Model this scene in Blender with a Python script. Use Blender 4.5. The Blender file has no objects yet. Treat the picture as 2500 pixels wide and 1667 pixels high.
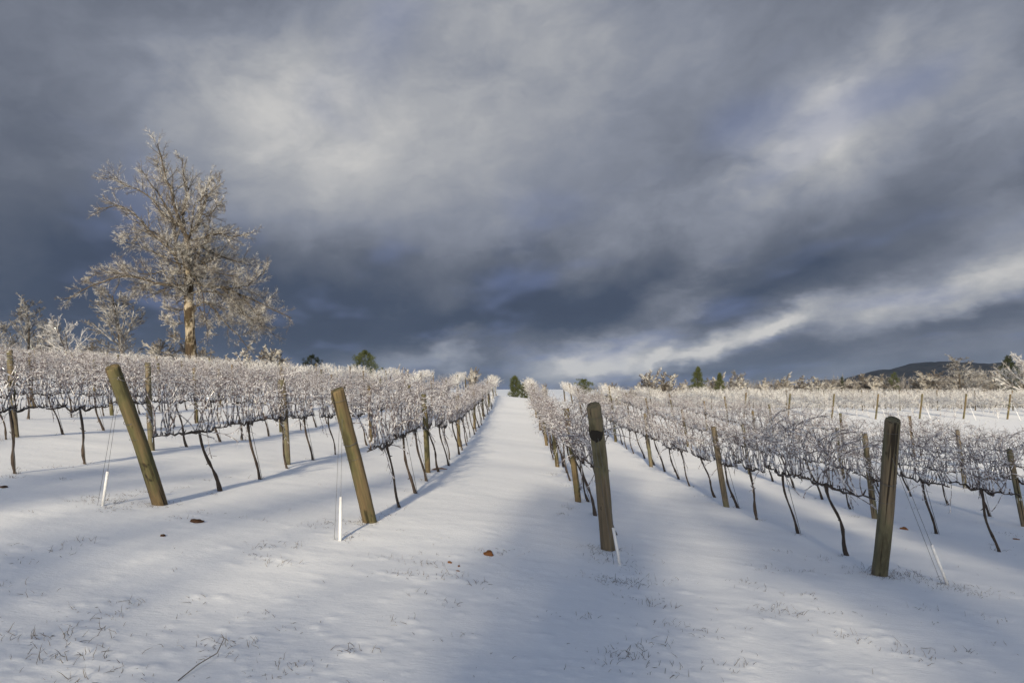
import bpy, math, random
import numpy as np
from mathutils import Vector

SC = bpy.context.scene
COL = SC.collection
rng = np.random.default_rng(11)
random.seed(11)
R = math.radians

# ------------------------------------------------------------------ camera
EYE = 1.75                    # eye height above the snow near the lane
F, VX, VY = 1666.67, 1263.0, 944.0   # survey of the photo: focal length, vanishing point of the rows
cam_d = bpy.data.cameras.new('camera')
cam_d.lens, cam_d.sensor_width = 24.0, 36.0
cam_d.shift_x, cam_d.shift_y = -(VX - 1250.0) / 2500.0, (VY - 833.5) / 2500.0
cam_d.clip_start, cam_d.clip_end = 0.1, 20000.0
cam = bpy.data.objects.new('camera', cam_d)
cam.location, cam.rotation_euler = (0, 0, EYE), (R(90), 0, 0)
COL.objects.link(cam)
SC.camera = cam
SC.view_settings.view_transform = 'Standard'
SC.view_settings.look = 'None'
SC.view_settings.gamma = 1.0
SC.view_settings.exposure = 0.12
SC.cycles.use_denoising = True
SC.cycles.max_bounces = 6

# ------------------------------------------------------------------ sun
SUN_EL, SUN_AZ = R(20), R(7)         # light travels away from the camera, a little to the right
sun_d = bpy.data.lights.new('sun', 'SUN')
sun_d.energy, sun_d.angle, sun_d.color = 4.7, R(1.5), (1.0, 0.87, 0.64)
sun = bpy.data.objects.new('sun', sun_d)
sun.rotation_euler = Vector((math.sin(SUN_AZ) * math.cos(SUN_EL), math.cos(SUN_AZ) * math.cos(SUN_EL), -math.sin(SUN_EL))).to_track_quat('-Z', 'Y').to_euler()
COL.objects.link(sun)

# ------------------------------------------------------------------ node helper
class NG:
    def __init__(s, tree):
        s.t = tree
    def n(s, kind, **kw):
        nd = s.t.nodes.new(kind)
        for k, v in kw.items():
            setattr(nd, k, v)
        return nd
    def put(s, sock, v):
        if isinstance(v, bpy.types.NodeSocket):
            s.t.links.new(v, sock)
        else:
            sock.default_value = v
    def math(s, op, a, b=0.0, c=0.0, clamp=False):
        nd = s.n('ShaderNodeMath', operation=op, use_clamp=clamp)
        s.put(nd.inputs[0], a); s.put(nd.inputs[1], b); s.put(nd.inputs[2], c)
        return nd.outputs[0]
    def vmath(s, op, a, b=(0, 0, 0), scale=1.0):
        nd = s.n('ShaderNodeVectorMath', operation=op)
        s.put(nd.inputs[0], a); s.put(nd.inputs[1], b); nd.inputs[3].default_value = scale
        return nd.outputs[1] if op in ('DOT_PRODUCT', 'LENGTH') else nd.outputs[0]
    def noise(s, vec, scale, detail=4.0, rough=0.5, distort=0.0, color=False):
        nd = s.n('ShaderNodeTexNoise')
        s.put(nd.inputs['Vector'], vec)
        nd.inputs['Scale'].default_value = scale; nd.inputs['Detail'].default_value = detail
        nd.inputs['Roughness'].default_value = rough; nd.inputs['Distortion'].default_value = distort
        return nd.outputs['Color' if color else 'Fac']
    def ramp(s, fac, stops):
        nd = s.n('ShaderNodeValToRGB')
        s.put(nd.inputs[0], fac)
        el = nd.color_ramp.elements
        while len(el) < len(stops):
            el.new(0.5)
        for e, (p, c) in zip(el, stops):
            e.position = p
            e.color = (c, c, c, 1) if isinstance(c, (int, float)) else (*c, 1)
        return nd.outputs[0]
    def mix(s, fac, a, b):
        nd = s.n('ShaderNodeMix', data_type='RGBA')
        s.put(nd.inputs[0], fac)
        s.put(nd.inputs[6], a if isinstance(a, bpy.types.NodeSocket) else (*a, 1))
        s.put(nd.inputs[7], b if isinstance(b, bpy.types.NodeSocket) else (*b, 1))
        return nd.outputs[2]
    def smooth(s, v, lo, hi):
        nd = s.n('ShaderNodeMapRange', interpolation_type='SMOOTHSTEP')
        s.put(nd.inputs[0], v); nd.inputs[1].default_value = lo; nd.inputs[2].default_value = hi
        return nd.outputs[0]
    def mapping(s, vec, scale=(1, 1, 1), rot=(0, 0, 0)):
        nd = s.n('ShaderNodeMapping')
        s.put(nd.inputs[0], vec); nd.inputs['Rotation'].default_value = rot; nd.inputs['Scale'].default_value = scale
        return nd.outputs[0]

# ------------------------------------------------------------------ world: storm clouds ahead, clearer sky behind
world = bpy.data.worlds.new('World'); SC.world = world; world.use_nodes = True
wt = world.node_tree; wt.nodes.clear(); g = NG(wt)
def direction(px, py):
    return Vector(((px - VX) / F, 1.0, -(py - VY) / F)).normalized()
tc = g.n('ShaderNodeTexCoord').outputs['Generated']
sep = g.n('ShaderNodeSeparateXYZ'); g.put(sep.inputs[0], tc)
warp = g.vmath('SUBTRACT', g.noise(tc, 3.6, 4, 0.6, color=True), (0.5, 0.5, 0.5))
dw = g.vmath('ADD', tc, g.vmath('SCALE', warp, scale=0.17))
warp2 = g.vmath('SUBTRACT', g.noise(g.mapping(tc, (1, 1, 2.2)), 9.0, 4, 0.62, color=True), (0.5, 0.5, 0.5))
dw2 = g.vmath('ADD', tc, g.vmath('SCALE', warp2, scale=0.065))
zz = g.math('ADD', g.math('MAXIMUM', sep.outputs[2], 0.0), 0.16)
comb = g.n('ShaderNodeCombineXYZ')
g.put(comb.inputs[0], g.math('DIVIDE', sep.outputs[0], zz)); g.put(comb.inputs[1], g.math('DIVIDE', sep.outputs[1], zz))
plane = comb.outputs[0]
def turned(v, deg, sc):
    return g.mapping(g.mapping(v, (1, 1, 1), (0, 0, R(deg))), sc)
streak = g.noise(turned(plane, -14, (1.35, 0.55, 1)), 1.0, 6, 0.58, 0.55)
tilt_v = g.mapping(g.mapping(dw2, (1, 1, 1), (0, R(14), 0)), (1.0, 1.0, 1.7))
puff = g.noise(tilt_v, 7.0, 8, 0.56, 0.2)
lump_f = g.math('MULTIPLY_ADD', puff, 2.0, 0.0)
CLOUDS = [  # direction of the mass (as surveyed), half-widths in radians, tilt, brightness
    (610, 300, .115, .095, -30, .19), (520, 190, .13, .05, -8, .12), (700, 260, .05, .06, 0, .07), (800, 440, .17, .08, -30, .10), (1190, 50, .22, .15, 40, .24),
    (1330, 300, .26, .16, 30, .07), (980, 470, .26, .09, 10, .09), (760, 780, .46, .085, 2, -.23), (1300, 780, .34, .045, 10, -.17), (950, 680, .26, .05, 6, -.05), (1500, 600, .22, .05, 14, .13), (2050, 840, .26, .014, 10, -.08),
    (60, 80, .2, .14, 0, -.02), (330, 160, .2, .09, 0, .05), (80, 480, .28, .17, 0, -.03), (200, 700, .2, .1, 0, -.07), (1955, 330, .075, .06, 30, .26), (1990, 370, .06, .04, 10, .08), (2160, 290, .15, .07, 20, .13),
    (2085, 170, .085, .02, 40, .15), (1680, 420, .2, .09, 30, -.03), (2470, 130, .09, .12, 30, .14), (1900, 130, .25, .10, 10, .02), (2150, 480, .28, .06, 12, -.03),
    (1670, 705, .075, .028, 32, .20), (1700, 760, .05, .009, 26, .16), (2050, 650, .22, .045, 18, -.06), (1850, 710, .16, .025, 20, -.06), (2420, 690, .09, .026, 20, .30), (2330, 560, .10, .05, 30, .08),
    (1790, 800, .05, .013, 18, .16), (1905, 778, .045, .012, 20, .17), (2020, 768, .05, .013, 12, .18), (2150, 745, .055, .015, 20, .20), (2275, 722, .05, .014, 16, .18), (2200, 790, .08, .010, 14, .10), (2450, 610, .10, .035, 28, .12), (1440, 880, .065, .026, 12, .30), (1330, 880, .05, .016, 10, .16), (1540, 895, .06, .014, 10, .16), (1660, 868, .05, .012, 14, .18), (1400, 875, .02, .012, 40, .10), (1560, 850, .05, .010, 20, .14), (1730, 845, .045, .010, 24, .18),
    (1880, 808, .045, .010, 22, .28), (1605, 880, .030, .007, 46, .22), (1060, 870, .10, .022, 8, .22), (1105, 838, .04, .014, 30, .14), (2400, 845, .2, .014, 8, .04), (2120, 720, .05, .012, 24, .08),
    (1850, 885, .25, .016, 6, .03), (1700, 905, .3, .012, 3, -.03), (2250, 800, .22, .012, 12, -.04), (2100, 825, .2, .010, 10, -.03)]
tot = None
for px, py, s1, s2, tilt, amp in CLOUDS:
    c = direction(px, py)
    t1 = Vector((0, 0, 1)).cross(c).normalized() * -1
    t2 = c.cross(t1).normalized() * -1
    if t2.z < 0: t2 = -t2
    a = R(tilt)
    e1, e2 = (t1 * math.cos(a) + t2 * math.sin(a)) / s1, (t2 * math.cos(a) - t1 * math.sin(a)) / s2
    w_ = dw2 if min(s1, s2) < .04 else dw
    u, v = g.vmath('DOT_PRODUCT', w_, tuple(e1)), g.vmath('DOT_PRODUCT', w_, tuple(e2))
    q = g.math('MULTIPLY_ADD', u, u, g.math('MULTIPLY', v, v))
    front = g.math('MULTIPLY', g.math('POWER', 2.718, g.math('MULTIPLY', q, -0.7)), g.math('GREATER_THAN', g.vmath('DOT_PRODUCT', tc, tuple(c)), 0.0))
    amp *= 1.8 if py > 780 and amp > .1 else 1.0
    term = g.math('MULTIPLY', front, g.math('MULTIPLY', lump_f, amp) if amp > .1 else amp)
    tot = term if tot is None else g.math('ADD', tot, term)
val = g.math('ADD', g.math('ADD', tot, 0.42), g.math('ADD', g.math('MULTIPLY', g.math('SUBTRACT', streak, 0.5), 0.17), g.math('MULTIPLY', g.math('SUBTRACT', puff, 0.5), 0.30)))
cloud = g.ramp(val, [(0.0, (.040, .054, .092)), (0.20, (.058, .077, .122)), (0.38, (.126, .145, .190)), (0.58, (.245, .268, .325)), (0.80, (.41, .42, .445)), (1.0, (.62, .61, .595))])
# thin places where blue shows through
blue_n = g.noise(turned(plane, -14, (1.1, 0.6, 1)), 1.7, 3, 0.5)
blue_m = g.math('MULTIPLY', g.smooth(blue_n, 0.50, 0.72), 0.5)
cloud = g.vmath('SCALE', g.mix(blue_m, cloud, (.165, .21, .37)), scale=0.90)
sky = g.n('ShaderNodeTexSky', sky_type='NISHITA')
sky.sun_disc = False; sky.sun_elevation = SUN_EL; sky.sun_rotation = R(180) + SUN_AZ; sky.altitude = 300
SKY = 0.15
clear = g.vmath('SCALE', sky.outputs[0], scale=SKY)
cover = g.smooth(g.math('ADD', sep.outputs[1], g.math('MULTIPLY', g.math('SUBTRACT', streak, 0.5), 0.7)), -0.45, 0.12)
bg = g.n('ShaderNodeBackground')
g.put(bg.inputs[0], g.mix(cover, clear, cloud)); bg.inputs[1].default_value = 1.0
world.cycles.sampling_method = 'NONE'
out = g.n('ShaderNodeOutputWorld'); wt.links.new(bg.outputs[0], out.inputs[0])

# ------------------------------------------------------------------ materials
def material(name, rough=0.7, spec=0.4):
    m = bpy.data.materials.new(name); m.use_nodes = True
    b = m.node_tree.nodes['Principled BSDF']
    b.inputs['Roughness'].default_value = rough; b.inputs['Specular IOR Level'].default_value = spec
    return m, NG(m.node_tree), b
def bump(g, b, height, strength, dist):
    nd = g.n('ShaderNodeBump'); nd.inputs['Strength'].default_value = strength; nd.inputs['Distance'].default_value = dist
    g.put(nd.inputs['Height'], height); g.put(b.inputs['Normal'], nd.outputs[0])
M = {}
def snow_mat():
    m, g, b = material('snow', 0.62, 0.25)
    p = g.n('ShaderNodeNewGeometry').outputs['Position']
    big = g.noise(p, 0.35, 3)
    col = g.mix(big, (.80, .815, .85), (.88, .885, .90))
    g.put(b.inputs['Base Color'], col)
    wind = g.noise(g.mapping(p, (1.0, 2.4, 1.0), (0, 0, R(6))), 1.9, 7, 0.62)
    fine = g.noise(g.mapping(p, (1, 2.2, 1)), 16.0, 5, 0.65)
    grain = g.noise(p, 160.0, 2, 0.6)
    h = g.math('ADD', g.math('ADD', g.math('MULTIPLY', wind, 0.6), g.math('MULTIPLY', fine, 0.30)), g.math('MULTIPLY', grain, 0.03))
    bump(g, b, h, 0.5, 0.022)
    b.inputs['Subsurface Weight'].default_value = 0.0
    return m
M['snow'] = snow_mat()
def wood_mat(name, dark, mid, green, gfac):
    m, g, b = material(name, 0.82, 0.3)
    o = g.n('ShaderNodeTexCoord').outputs['Object']
    rnd = g.n('ShaderNodeObjectInfo').outputs['Random']
    off = g.n('ShaderNodeCombineXYZ'); g.put(off.inputs[0], g.math('MULTIPLY', rnd, 37.0)); g.put(off.inputs[2], g.math('MULTIPLY', rnd, 19.0))
    v = g.vmath('ADD', o, off.outputs[0])
    grain = g.noise(g.mapping(v, (26, 26, 1.5)), 1.0, 6, 0.62, 0.8)
    patch = g.noise(g.mapping(v, (5, 5, 1.6)), 1.0, 5, 0.6)
    crack = g.smooth(g.noise(g.mapping(v, (24, 24, 0.8)), 1.0, 3, 0.5), 0.60, 0.66)
    c = g.mix(g.ramp(grain, [(0.30, 0.0), (0.68, 1.0)]), dark, mid)
    c = g.mix(g.math('MULTIPLY', g.smooth(patch, 0.42, 0.62), gfac), c, green)
    c = g.mix(g.math('MULTIPLY', g.smooth(patch, 0.55, 0.70), 0.65), c, tuple(x * 0.45 for x in dark))
    knots = g.smooth(g.noise(g.mapping(v, (9, 9, 5)), 1.0, 2, 0.5), 0.68, 0.74)
    c = g.mix(g.math('MULTIPLY', knots, 0.8), c, tuple(x * 0.35 for x in dark))
    c = g.mix(g.math('MULTIPLY', crack, 0.9), c, (.016, .012, .009))
    g.put(b.inputs['Base Color'], c)
    bump(g, b, g.math('SUBTRACT', g.math('ADD', grain, g.math('MULTIPLY', patch, 0.6)), crack), 0.8, 0.006)
    return m
M['post'] = wood_mat('weathered_post', (.055, .040, .024), (.20, .145, .075), (.085, .088, .038), 0.8)
M['post_dark'] = wood_mat('dark_post', (.070, .056, .040), (.21, .168, .112), (.115, .118, .068), 0.7)
M['chip'] = wood_mat('broken_wood', (.10, .05, .025), (.30, .17, .08), (.2, .12, .06), 0.2)
def flat(name, col, rough=0.7, var=0.25, scale=9.0, spec=0.35, coat=0.0):
    m, g, b = material(name, rough, spec)
    n = g.noise(g.n('ShaderNodeTexCoord').outputs['Object'], scale, 4, 0.6)
    g.put(b.inputs['Base Color'], g.mix(n, tuple(x * (1 - var) for x in col), tuple(min(1, x * (1 + var)) for x in col)))
    b.inputs['Coat Weight'].default_value = coat; b.inputs['Coat Roughness'].default_value = 0.12
    return m, g, b
M['bark'] = flat('vine_bark', (.050, .036, .028), 0.85, 0.6, 22, 0.3, 0.15)[0]
M['wire'] = flat('galvanised_wire', (.34, .35, .37), 0.4, 0.1, 4)[0]
M['dark_wire'] = flat('dark_wire', (.09, .09, .095), 0.5, 0.1, 4)[0]
M['pvc'] = flat('white_pvc', (.72, .72, .73), 0.3, 0.04, 6, 0.5)[0]
def icy(name, wood, ice, lo, hi, scale, coat=1.0, rough=0.35):
    """bare wood under a patchy glaze of clear and white ice"""
    m, g, b = material(name, rough, 0.6)
    o = g.n('ShaderNodeTexCoord').outputs['Object']
    n = g.noise(o, scale, 3, 0.6)
    t = g.noise(o, scale * 0.21, 2, 0.5)
    f = g.smooth(g.math('ADD', g.math('MULTIPLY', n, 0.7), g.math('MULTIPLY', t, 0.3)), lo, hi)
    w = g.mix(t, tuple(x * 0.7 for x in wood), tuple(x * 1.35 for x in wood))
    g.put(b.inputs['Base Color'], g.mix(f, w, ice))
    b.inputs['Coat Weight'].default_value = coat; b.inputs['Coat Roughness'].default_value = 0.06; b.inputs['Coat IOR'].default_value = 1.45
    return m
M['cane'] = icy('iced_cane', (.080, .052, .050), (.74, .73, .76), .45, .60, 24)
M['far_cane'] = icy('iced_cane_far', (.13, .09, .08), (.80, .79, .78), .38, .54, 9)
M['twig'] = icy('iced_twig', (.095, .075, .056), (.66, .64, .60), .45, .62, 3.2)
M['twig_dull'] = icy('dull_iced_twig', (.066, .057, .050), (.46, .45, .44), .42, .64, 2.0, 0.8)
M['twig_white'] = icy('white_iced_twig', (.16, .135, .12), (.66, .65, .65), .36, .58, 2.6)
M['twig_tan'] = icy('tan_iced_twig', (.10, .082, .066), (.62, .59, .55), .42, .66, 1.2, 0.6)
def ice_mat():
    m, g, b = material('clear_ice', 0.05, 0.6)
    b.inputs['Base Color'].default_value = (.9, .93, .96, 1); b.inputs['Transmission Weight'].default_value = 0.75; b.inputs['IOR'].default_value = 1.31
    return m
M['ice'] = ice_mat()
def trunk_mat():
    m, g, b = material('old_tree_bark', 0.9, 0.2)
    o = g.n('ShaderNodeTexCoord').outputs['Object']
    fur = g.noise(g.mapping(o, (7, 7, 1.4)), 1.0, 6, 0.65, 0.6)
    blotch = g.noise(g.mapping(o, (1.5, 1.5, 0.55)), 1.0, 5, 0.6, 0.4)
    c = g.mix(g.ramp(fur, [(.3, 0.0), (.7, 1.0)]), (.018, .013, .009), (.075, .054, .034))
    c = g.mix(g.math('MULTIPLY', g.smooth(blotch, .48, .56), .9), c, (.33, .28, .21))
    c = g.mix(g.math('MULTIPLY', g.smooth(g.noise(o, 1.1, 4, .6), .52, .64), .8), c, (.045, .034, .015))
    g.put(b.inputs['Base Color'], c)
    bump(g, b, fur, 0.9, 0.05)
    return m
M['trunk'] = trunk_mat()
M['limb'] = flat('limb_bark', (.055, .043, .030), 0.85, 0.5, 2.0, 0.3, 0.2)[0]
M['needle'] = flat('evergreen_needles', (.066, .078, .026), 0.6, 0.55, 1.3, 0.3)[0]
M['needle_dark'] = flat('dark_evergreen_needles', (.034, .042, .018), 0.6, 0.5, 1.3, 0.3)[0]
M['grass'] = flat('dead_grass', (.105, .080, .050), 0.75, 0.6, 7.0, 0.3, 0.3)[0]
M['clod'] = flat('red_clay', (.17, .075, .032), 0.95, 0.5, 30, 0.1)[0]
M['clod_dark'] = flat('dark_clay', (.062, .034, .022), 0.95, 0.5, 30, 0.1)[0]
def hill_mat():
    m, g, b = material('wooded_hill', 0.95, 0.05)
    p = g.n('ShaderNodeNewGeometry').outputs['Position']
    n = g.noise(g.mapping(p, (1, 1, .4)), 0.055, 6, 0.65)
    g.put(b.inputs['Base Color'], g.mix(g.ramp(n, [(.35, 0.0), (.68, 1.0)]), (.010, .012, .016), (.034, .033, .036)))  # cloud shadow over the hill is put into this darkened, bluish colour
    return m
M['hill'] = hill_mat()

# ------------------------------------------------------------------ mesh helpers
def mesh_np(name, V, Q=None, T=None, mat=None, smooth=True, mat_idx=None):
    me = bpy.data.meshes.new(name)
    V = np.asarray(V, dtype=np.float32).reshape(-1, 3)
    Q = np.zeros((0, 4), np.int32) if Q is None else np.asarray(Q, np.int32).reshape(-1, 4)
    T = np.zeros((0, 3), np.int32) if T is None else np.asarray(T, np.int32).reshape(-1, 3)
    me.vertices.add(len(V)); me.vertices.foreach_set('co', V.ravel())
    loops = np.concatenate([Q.ravel(), T.ravel()])
    me.loops.add(len(loops)); me.loops.foreach_set('vertex_index', loops)
    me.polygons.add(len(Q) + len(T))
    me.polygons.foreach_set('loop_start', np.concatenate([np.arange(len(Q)) * 4, len(Q) * 4 + np.arange(len(T)) * 3]).astype(np.int32))
    if smooth: me.polygons.foreach_set('use_smooth', np.ones(len(Q) + len(T), bool))
    me.update(calc_edges=True)
    if mat: me.materials.append(mat)
    return me
class MB:
    """collects tubes and loose faces into one mesh"""
    def __init__(s): s.V, s.Q, s.T, s.n = [], [], [], 0
    def add(s, V, Q=None, T=None):
        V = np.asarray(V, float).reshape(-1, 3)
        if Q is not None and len(Q): s.Q.append(np.asarray(Q, np.int64).reshape(-1, 4) + s.n)
        if T is not None and len(T): s.T.append(np.asarray(T, np.int64).reshape(-1, 3) + s.n)
        s.V.append(V); s.n += len(V)
    def tubes(s, P, Rd, sides=3, cap=False):
        P = np.asarray(P, float); Rd = np.asarray(Rd, float)
        if P.ndim == 2: P, Rd = P[None], Rd[None]
        Mn, K, _ = P.shape
        if Mn == 0: return
        t = np.empty_like(P); t[:, 1:-1] = P[:, 2:] - P[:, :-2]; t[:, 0] = P[:, 1] - P[:, 0]; t[:, -1] = P[:, -1] - P[:, -2]
        t /= np.linalg.norm(t, axis=2, keepdims=True) + 1e-9
        ax = P[:, -1] - P[:, 0]; ax /= np.linalg.norm(ax, axis=1, keepdims=True) + 1e-9
        ref = np.where(np.abs(ax[:, 2:3]) > 0.8, np.array([[1.0, .13, .07]]), np.array([[.07, .11, 1.0]]))[:, None, :]
        n1 = np.cross(t, ref); n1 /= np.linalg.norm(n1, axis=2, keepdims=True) + 1e-9
        n2 = np.cross(t, n1)
        a = np.arange(sides) * 2 * np.pi / sides
        ring = P[:, :, None, :] + Rd[:, :, None, None] * (np.cos(a)[None, None, :, None] * n1[:, :, None, :] + np.sin(a)[None, None, :, None] * n2[:, :, None, :])
        idx = np.arange(Mn * K * sides).reshape(Mn, K, sides)
        A = idx[:, :-1]; B = idx[:, 1:]
        Q = np.stack([A, np.roll(A, -1, 2), np.roll(B, -1, 2), B], -1).reshape(-1, 4)
        Tt = None
        if cap:
            f = []
            for m_ in range(Mn):
                for k in (0, K - 1):
                    r = idx[m_, k]
                    for j in range(1, sides - 1):
                        f.append((r[0], r[j], r[j + 1]) if k else (r[0], r[j + 1], r[j]))
            Tt = f
        s.add(ring.reshape(-1, 3), Q, Tt)
    def spikes(s, P, r):
        """pointed three-sided twigs from P[:,0] to P[:,-1]"""
        a, e = P[:, 0], P[:, -1]; t = norm(e - a)
        n1 = norm(np.cross(t, np.array([[.31, .52, .79]]))); n2 = np.cross(t, n1); r = np.asarray(r).reshape(-1, 1)
        V = np.stack([a + n1 * r, a + (-.5 * n1 + .866 * n2) * r, a + (-.5 * n1 - .866 * n2) * r, e], 1)
        i = np.arange(len(a))[:, None] * 4
        T = np.stack([i + [0, 1, 3], i + [1, 2, 3], i + [2, 0, 3]], 1).reshape(-1, 3)
        s.add(V.reshape(-1, 3), None, T)
    def mesh(s, name, mat, smooth=True):
        V = np.concatenate(s.V) if s.V else np.zeros((0, 3))
        return mesh_np(name, V, np.concatenate(s.Q) if s.Q else None, np.concatenate(s.T) if s.T else None, mat, smooth)
def obj(name, data, parent=None, **props):
    o = bpy.data.objects.new(name, data); COL.objects.link(o)
    if parent: o.parent = parent
    for k, v in props.items(): o[k] = v
    return o
def thing(name, label, cat, loc=(0, 0, 0), group=None):
    o = obj(name, None, label=label, category=cat)
    o.location = loc; o.empty_display_size = 0.2
    if group: o['group'] = group
    return o
def norm(v): return v / (np.linalg.norm(v, axis=-1, keepdims=True) + 1e-9)
def lattice(ix, iy, seed):
    h = (ix.astype(np.int64) * 374761393 + iy.astype(np.int64) * 668265263 + seed * 974634777) & 0xffffffff
    h = ((h ^ (h >> 13)) * 1274126177) & 0xffffffff
    return ((h ^ (h >> 16)) & 0xffff) / 65535.0
def vnoise(x, y, seed=0):
    ix, iy = np.floor(x), np.floor(y); fx, fy = x - ix, y - iy
    fx, fy = fx * fx * fx * (fx * (6 * fx - 15) + 10), fy * fy * fy * (fy * (6 * fy - 15) + 10)
    a, b, c, d = lattice(ix, iy, seed), lattice(ix + 1, iy, seed), lattice(ix, iy + 1, seed), lattice(ix + 1, iy + 1, seed)
    return (a + (b - a) * fx) * (1 - fy) + (c + (d - c) * fx) * fy - 0.5

# ------------------------------------------------------------------ terrain
_y = np.arange(-60, 400, 0.25)
def table(pts, sig=9):
    v = np.interp(_y, [p[0] for p in pts], [p[1] for p in pts])
    k = np.exp(-0.5 * (np.arange(-30, 31) / sig) ** 2); k /= k.sum()
    return np.convolve(np.pad(v, 30, mode='edge'), k, 'valid')
C_T = table([(-60, 1.2), (0, 1.68), (4, 1.70), (8, 1.75), (13, 1.90), (20, 2.04), (28, 1.94), (36, 1.68), (44, 1.33), (52, .86), (55, .80), (60, .95), (80, 2.1), (120, 5.0), (250, 14), (400, 26)])
L_T = table([(-60, .05), (0, .06), (8, .082), (13, .105), (20, .10), (28, .095), (44, .077), (60, .069), (100, .08), (400, .12)])
R_T = table([(-60, .06), (0, .07), (8, .082), (13, .116), (20, .098), (28, .080), (36, .078), (44, .080), (52, .092), (60, .105), (80, .075), (95, .0), (130, -.2), (400, -.4)])
def ground_base(x, y):
    x = np.asarray(x, float); y = np.asarray(y, float)
    c, l, r = np.interp(y, _y, C_T), np.interp(y, _y, L_T), np.interp(y, _y, R_T)
    return EYE - (c + np.where(x < 0, -l * 40 * np.tanh(np.abs(x) / 40), r * 9.5 * np.tanh(np.abs(x) / 9.5)))
BUMPS = []          # snow heaped over buried tufts: x, y, height, width
def ground_z(x, y):
    z = ground_base(x, y)
    x = np.asarray(x, float); y = np.asarray(y, float)
    near = np.clip((80 - np.hypot(x, y)) / 40, 0, 1)
    z = z + near * (0.05 * vnoise(x * .35, y * .45, 3) + 0.018 * vnoise(x * .9, y * 1.3, 4) + 0.008 * vnoise(x * 2.3 + 1.3, y * 3.1, 5) + 0.003 * vnoise(x * 6.3, y * 8.1, 6))
    return z
def gz(x, y): return float(ground_z(np.array([x]), np.array([y]))[0])
def hit_many(px, py):
    """points of the snow surface seen at surveyed photo positions"""
    px, py = np.asarray(px, float), np.asarray(py, float); d = np.full(px.shape, 6.0)
    for _ in range(40):
        d = 0.5 * d + 0.5 * (EYE - ground_z((px - VX) / F * d, d)) * F / np.maximum(py - VY, 4)
    return (px - VX) / F * d, d
def hit(px, py):
    x, d = hit_many([px], [py]); return float(x[0]), float(d[0])
def W(px, py, d): return np.array([(px - VX) / F * d, d, EYE - (py - VY) / F * d])

CLUSTERS = [(21,1559,9,1.3),(80,1554,8,1.2),(175,1533,10,1.2),(160,1570,10,1.3),(213,1580,8,1.2),(48,1607,7,1.2),(101,1612,9,1.3),(186,1602,6,1),(276,1554,4,1.2),(223,1623,6,1.2),(274,1626,6,1.2),(313,1644,6,1.2),(175,1660,8,1.1),(489,1570,8,1),(537,1580,10,1.4),(505,1607,7,1.2),(595,1575,7,1),
 (638,1333,22,1.2),(611,1357,10,.9),(670,1373,14,1),(717,1336,7,.9),(197,1320,9,1.2),(133,1341,12,1),(53,1368,7,.9),(21,1426,5,1),(58,1453,5,1),(160,1485,6,.9),(228,1501,8,.9),(276,1474,5,1.2),(319,1469,8,.9),(298,1506,6,.8),(478,1464,5,1.1),(468,1498,5,1),(723,1533,8,.9),(611,1503,6,.8),(850,1591,9,1.1),(680,1610,6,.9),(725,1623,9,.9),(670,1642,8,.9),
 (1042,1352,9,.8),(1042,1376,16,1),(962,1363,10,.8),(967,1400,16,.9),(1068,1408,12,.8),(1159,1426,14,1),(1105,1400,8,1),(1201,1347,26,1),(1004,1448,7,.8),(978,1517,8,.9),(1095,1474,9,.8),(1105,1557,8,.8),(776,1278,16,.9),(760,1284,12,.7),(872,1278,26,.9),(932,1259,16,.7),(1068,1312,6,.6),(916,1265,8,.7),
 (1431,1336,18,.8),(1468,1368,22,.8),(1450,1352,14,.8),(1463,1410,24,1),(1489,1421,18,1),(1526,1426,24,1),(1569,1421,22,1.1),(1526,1379,10,1),(1545,1400,12,.8),(1569,1464,14,.9),(1585,1480,16,1),(1431,1506,8,1),(1590,1522,9,1),(1643,1527,9,.8),(1665,1538,10,.9),(1494,1602,18,1),(1521,1602,12,1),(1569,1580,8,.9),(1601,1575,6,1.1),(1548,1607,6,1.2),(1452,1623,8,.7),(1633,1634,8,.9),(1595,1639,10,.8),(1739,1623,8,.8),(1803,1623,7,.8),
 (1797,1418,12,.8),(1829,1437,12,.8),(1851,1389,14,.8),(1914,1394,14,.8),(1967,1394,12,.8),(1909,1347,12,.8),(1994,1368,14,.8),(1946,1453,12,1),(1893,1495,22,1.1),(2021,1495,8,.8),(2047,1554,10,1),(2079,1559,6,.9),(2143,1575,5,1.1),(2191,1575,4,1.4),(2207,1602,12,.9),(2270,1607,8,.9),(2339,1591,7,.8),
 (2122,1394,26,1),(2100,1388,20,.9),(2196,1400,30,1),(2148,1408,28,.9),(2230,1415,24,.9),(2281,1432,24,.8),(2260,1422,20,.8),(2339,1437,24,.8),(2377,1453,20,.8),(2360,1444,18,.8),(2249,1485,9,1),(2408,1511,10,1),(2494,1453,8,.9),(2175,1402,26,.9),
 (235,1222,34,.9),(255,1228,30,.8),(270,1240,22,.6),(225,1212,18,.8),(290,1208,18,.8),(330,1198,16,.7),(345,1202,14,.8),(165,1222,10,.8),(430,1190,12,.6),(250,1245,22,.7),(20,1165,14,.8),(145,1170,8,.9),(130,1140,18,.7),(500,1172,9,1),(545,1165,8,.7),(30,1145,16,.8),(480,1250,7,.7),(500,1255,9,.7),(420,1262,9,.7),(840,1305,14,.7),(825,1316,16,.6),
 (640,1272,8,.7),(580,1262,7,.7),(960,1292,6,.7),(1340,1157,12,1.1),(1370,1185,10,1.2),(1385,1240,10,1.4),(1368,1256,8,1.3),(1340,1160,8,.7),(1235,1010,10,.6),(1185,1110,6,.5),(1720,1280,5,.8),(1704,1212,4,1),(2320,1170,10,.9),(2230,1242,12,.7),(2440,1300,16,.6),(2470,1308,14,.6),(2085,1262,10,.8),(2420,1330,8,.8)]
rs = random.Random(5)
tufts = []
CA = np.array(CLUSTERS); hx, hy = hit_many(CA[:, 0], CA[:, 1])
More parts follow.
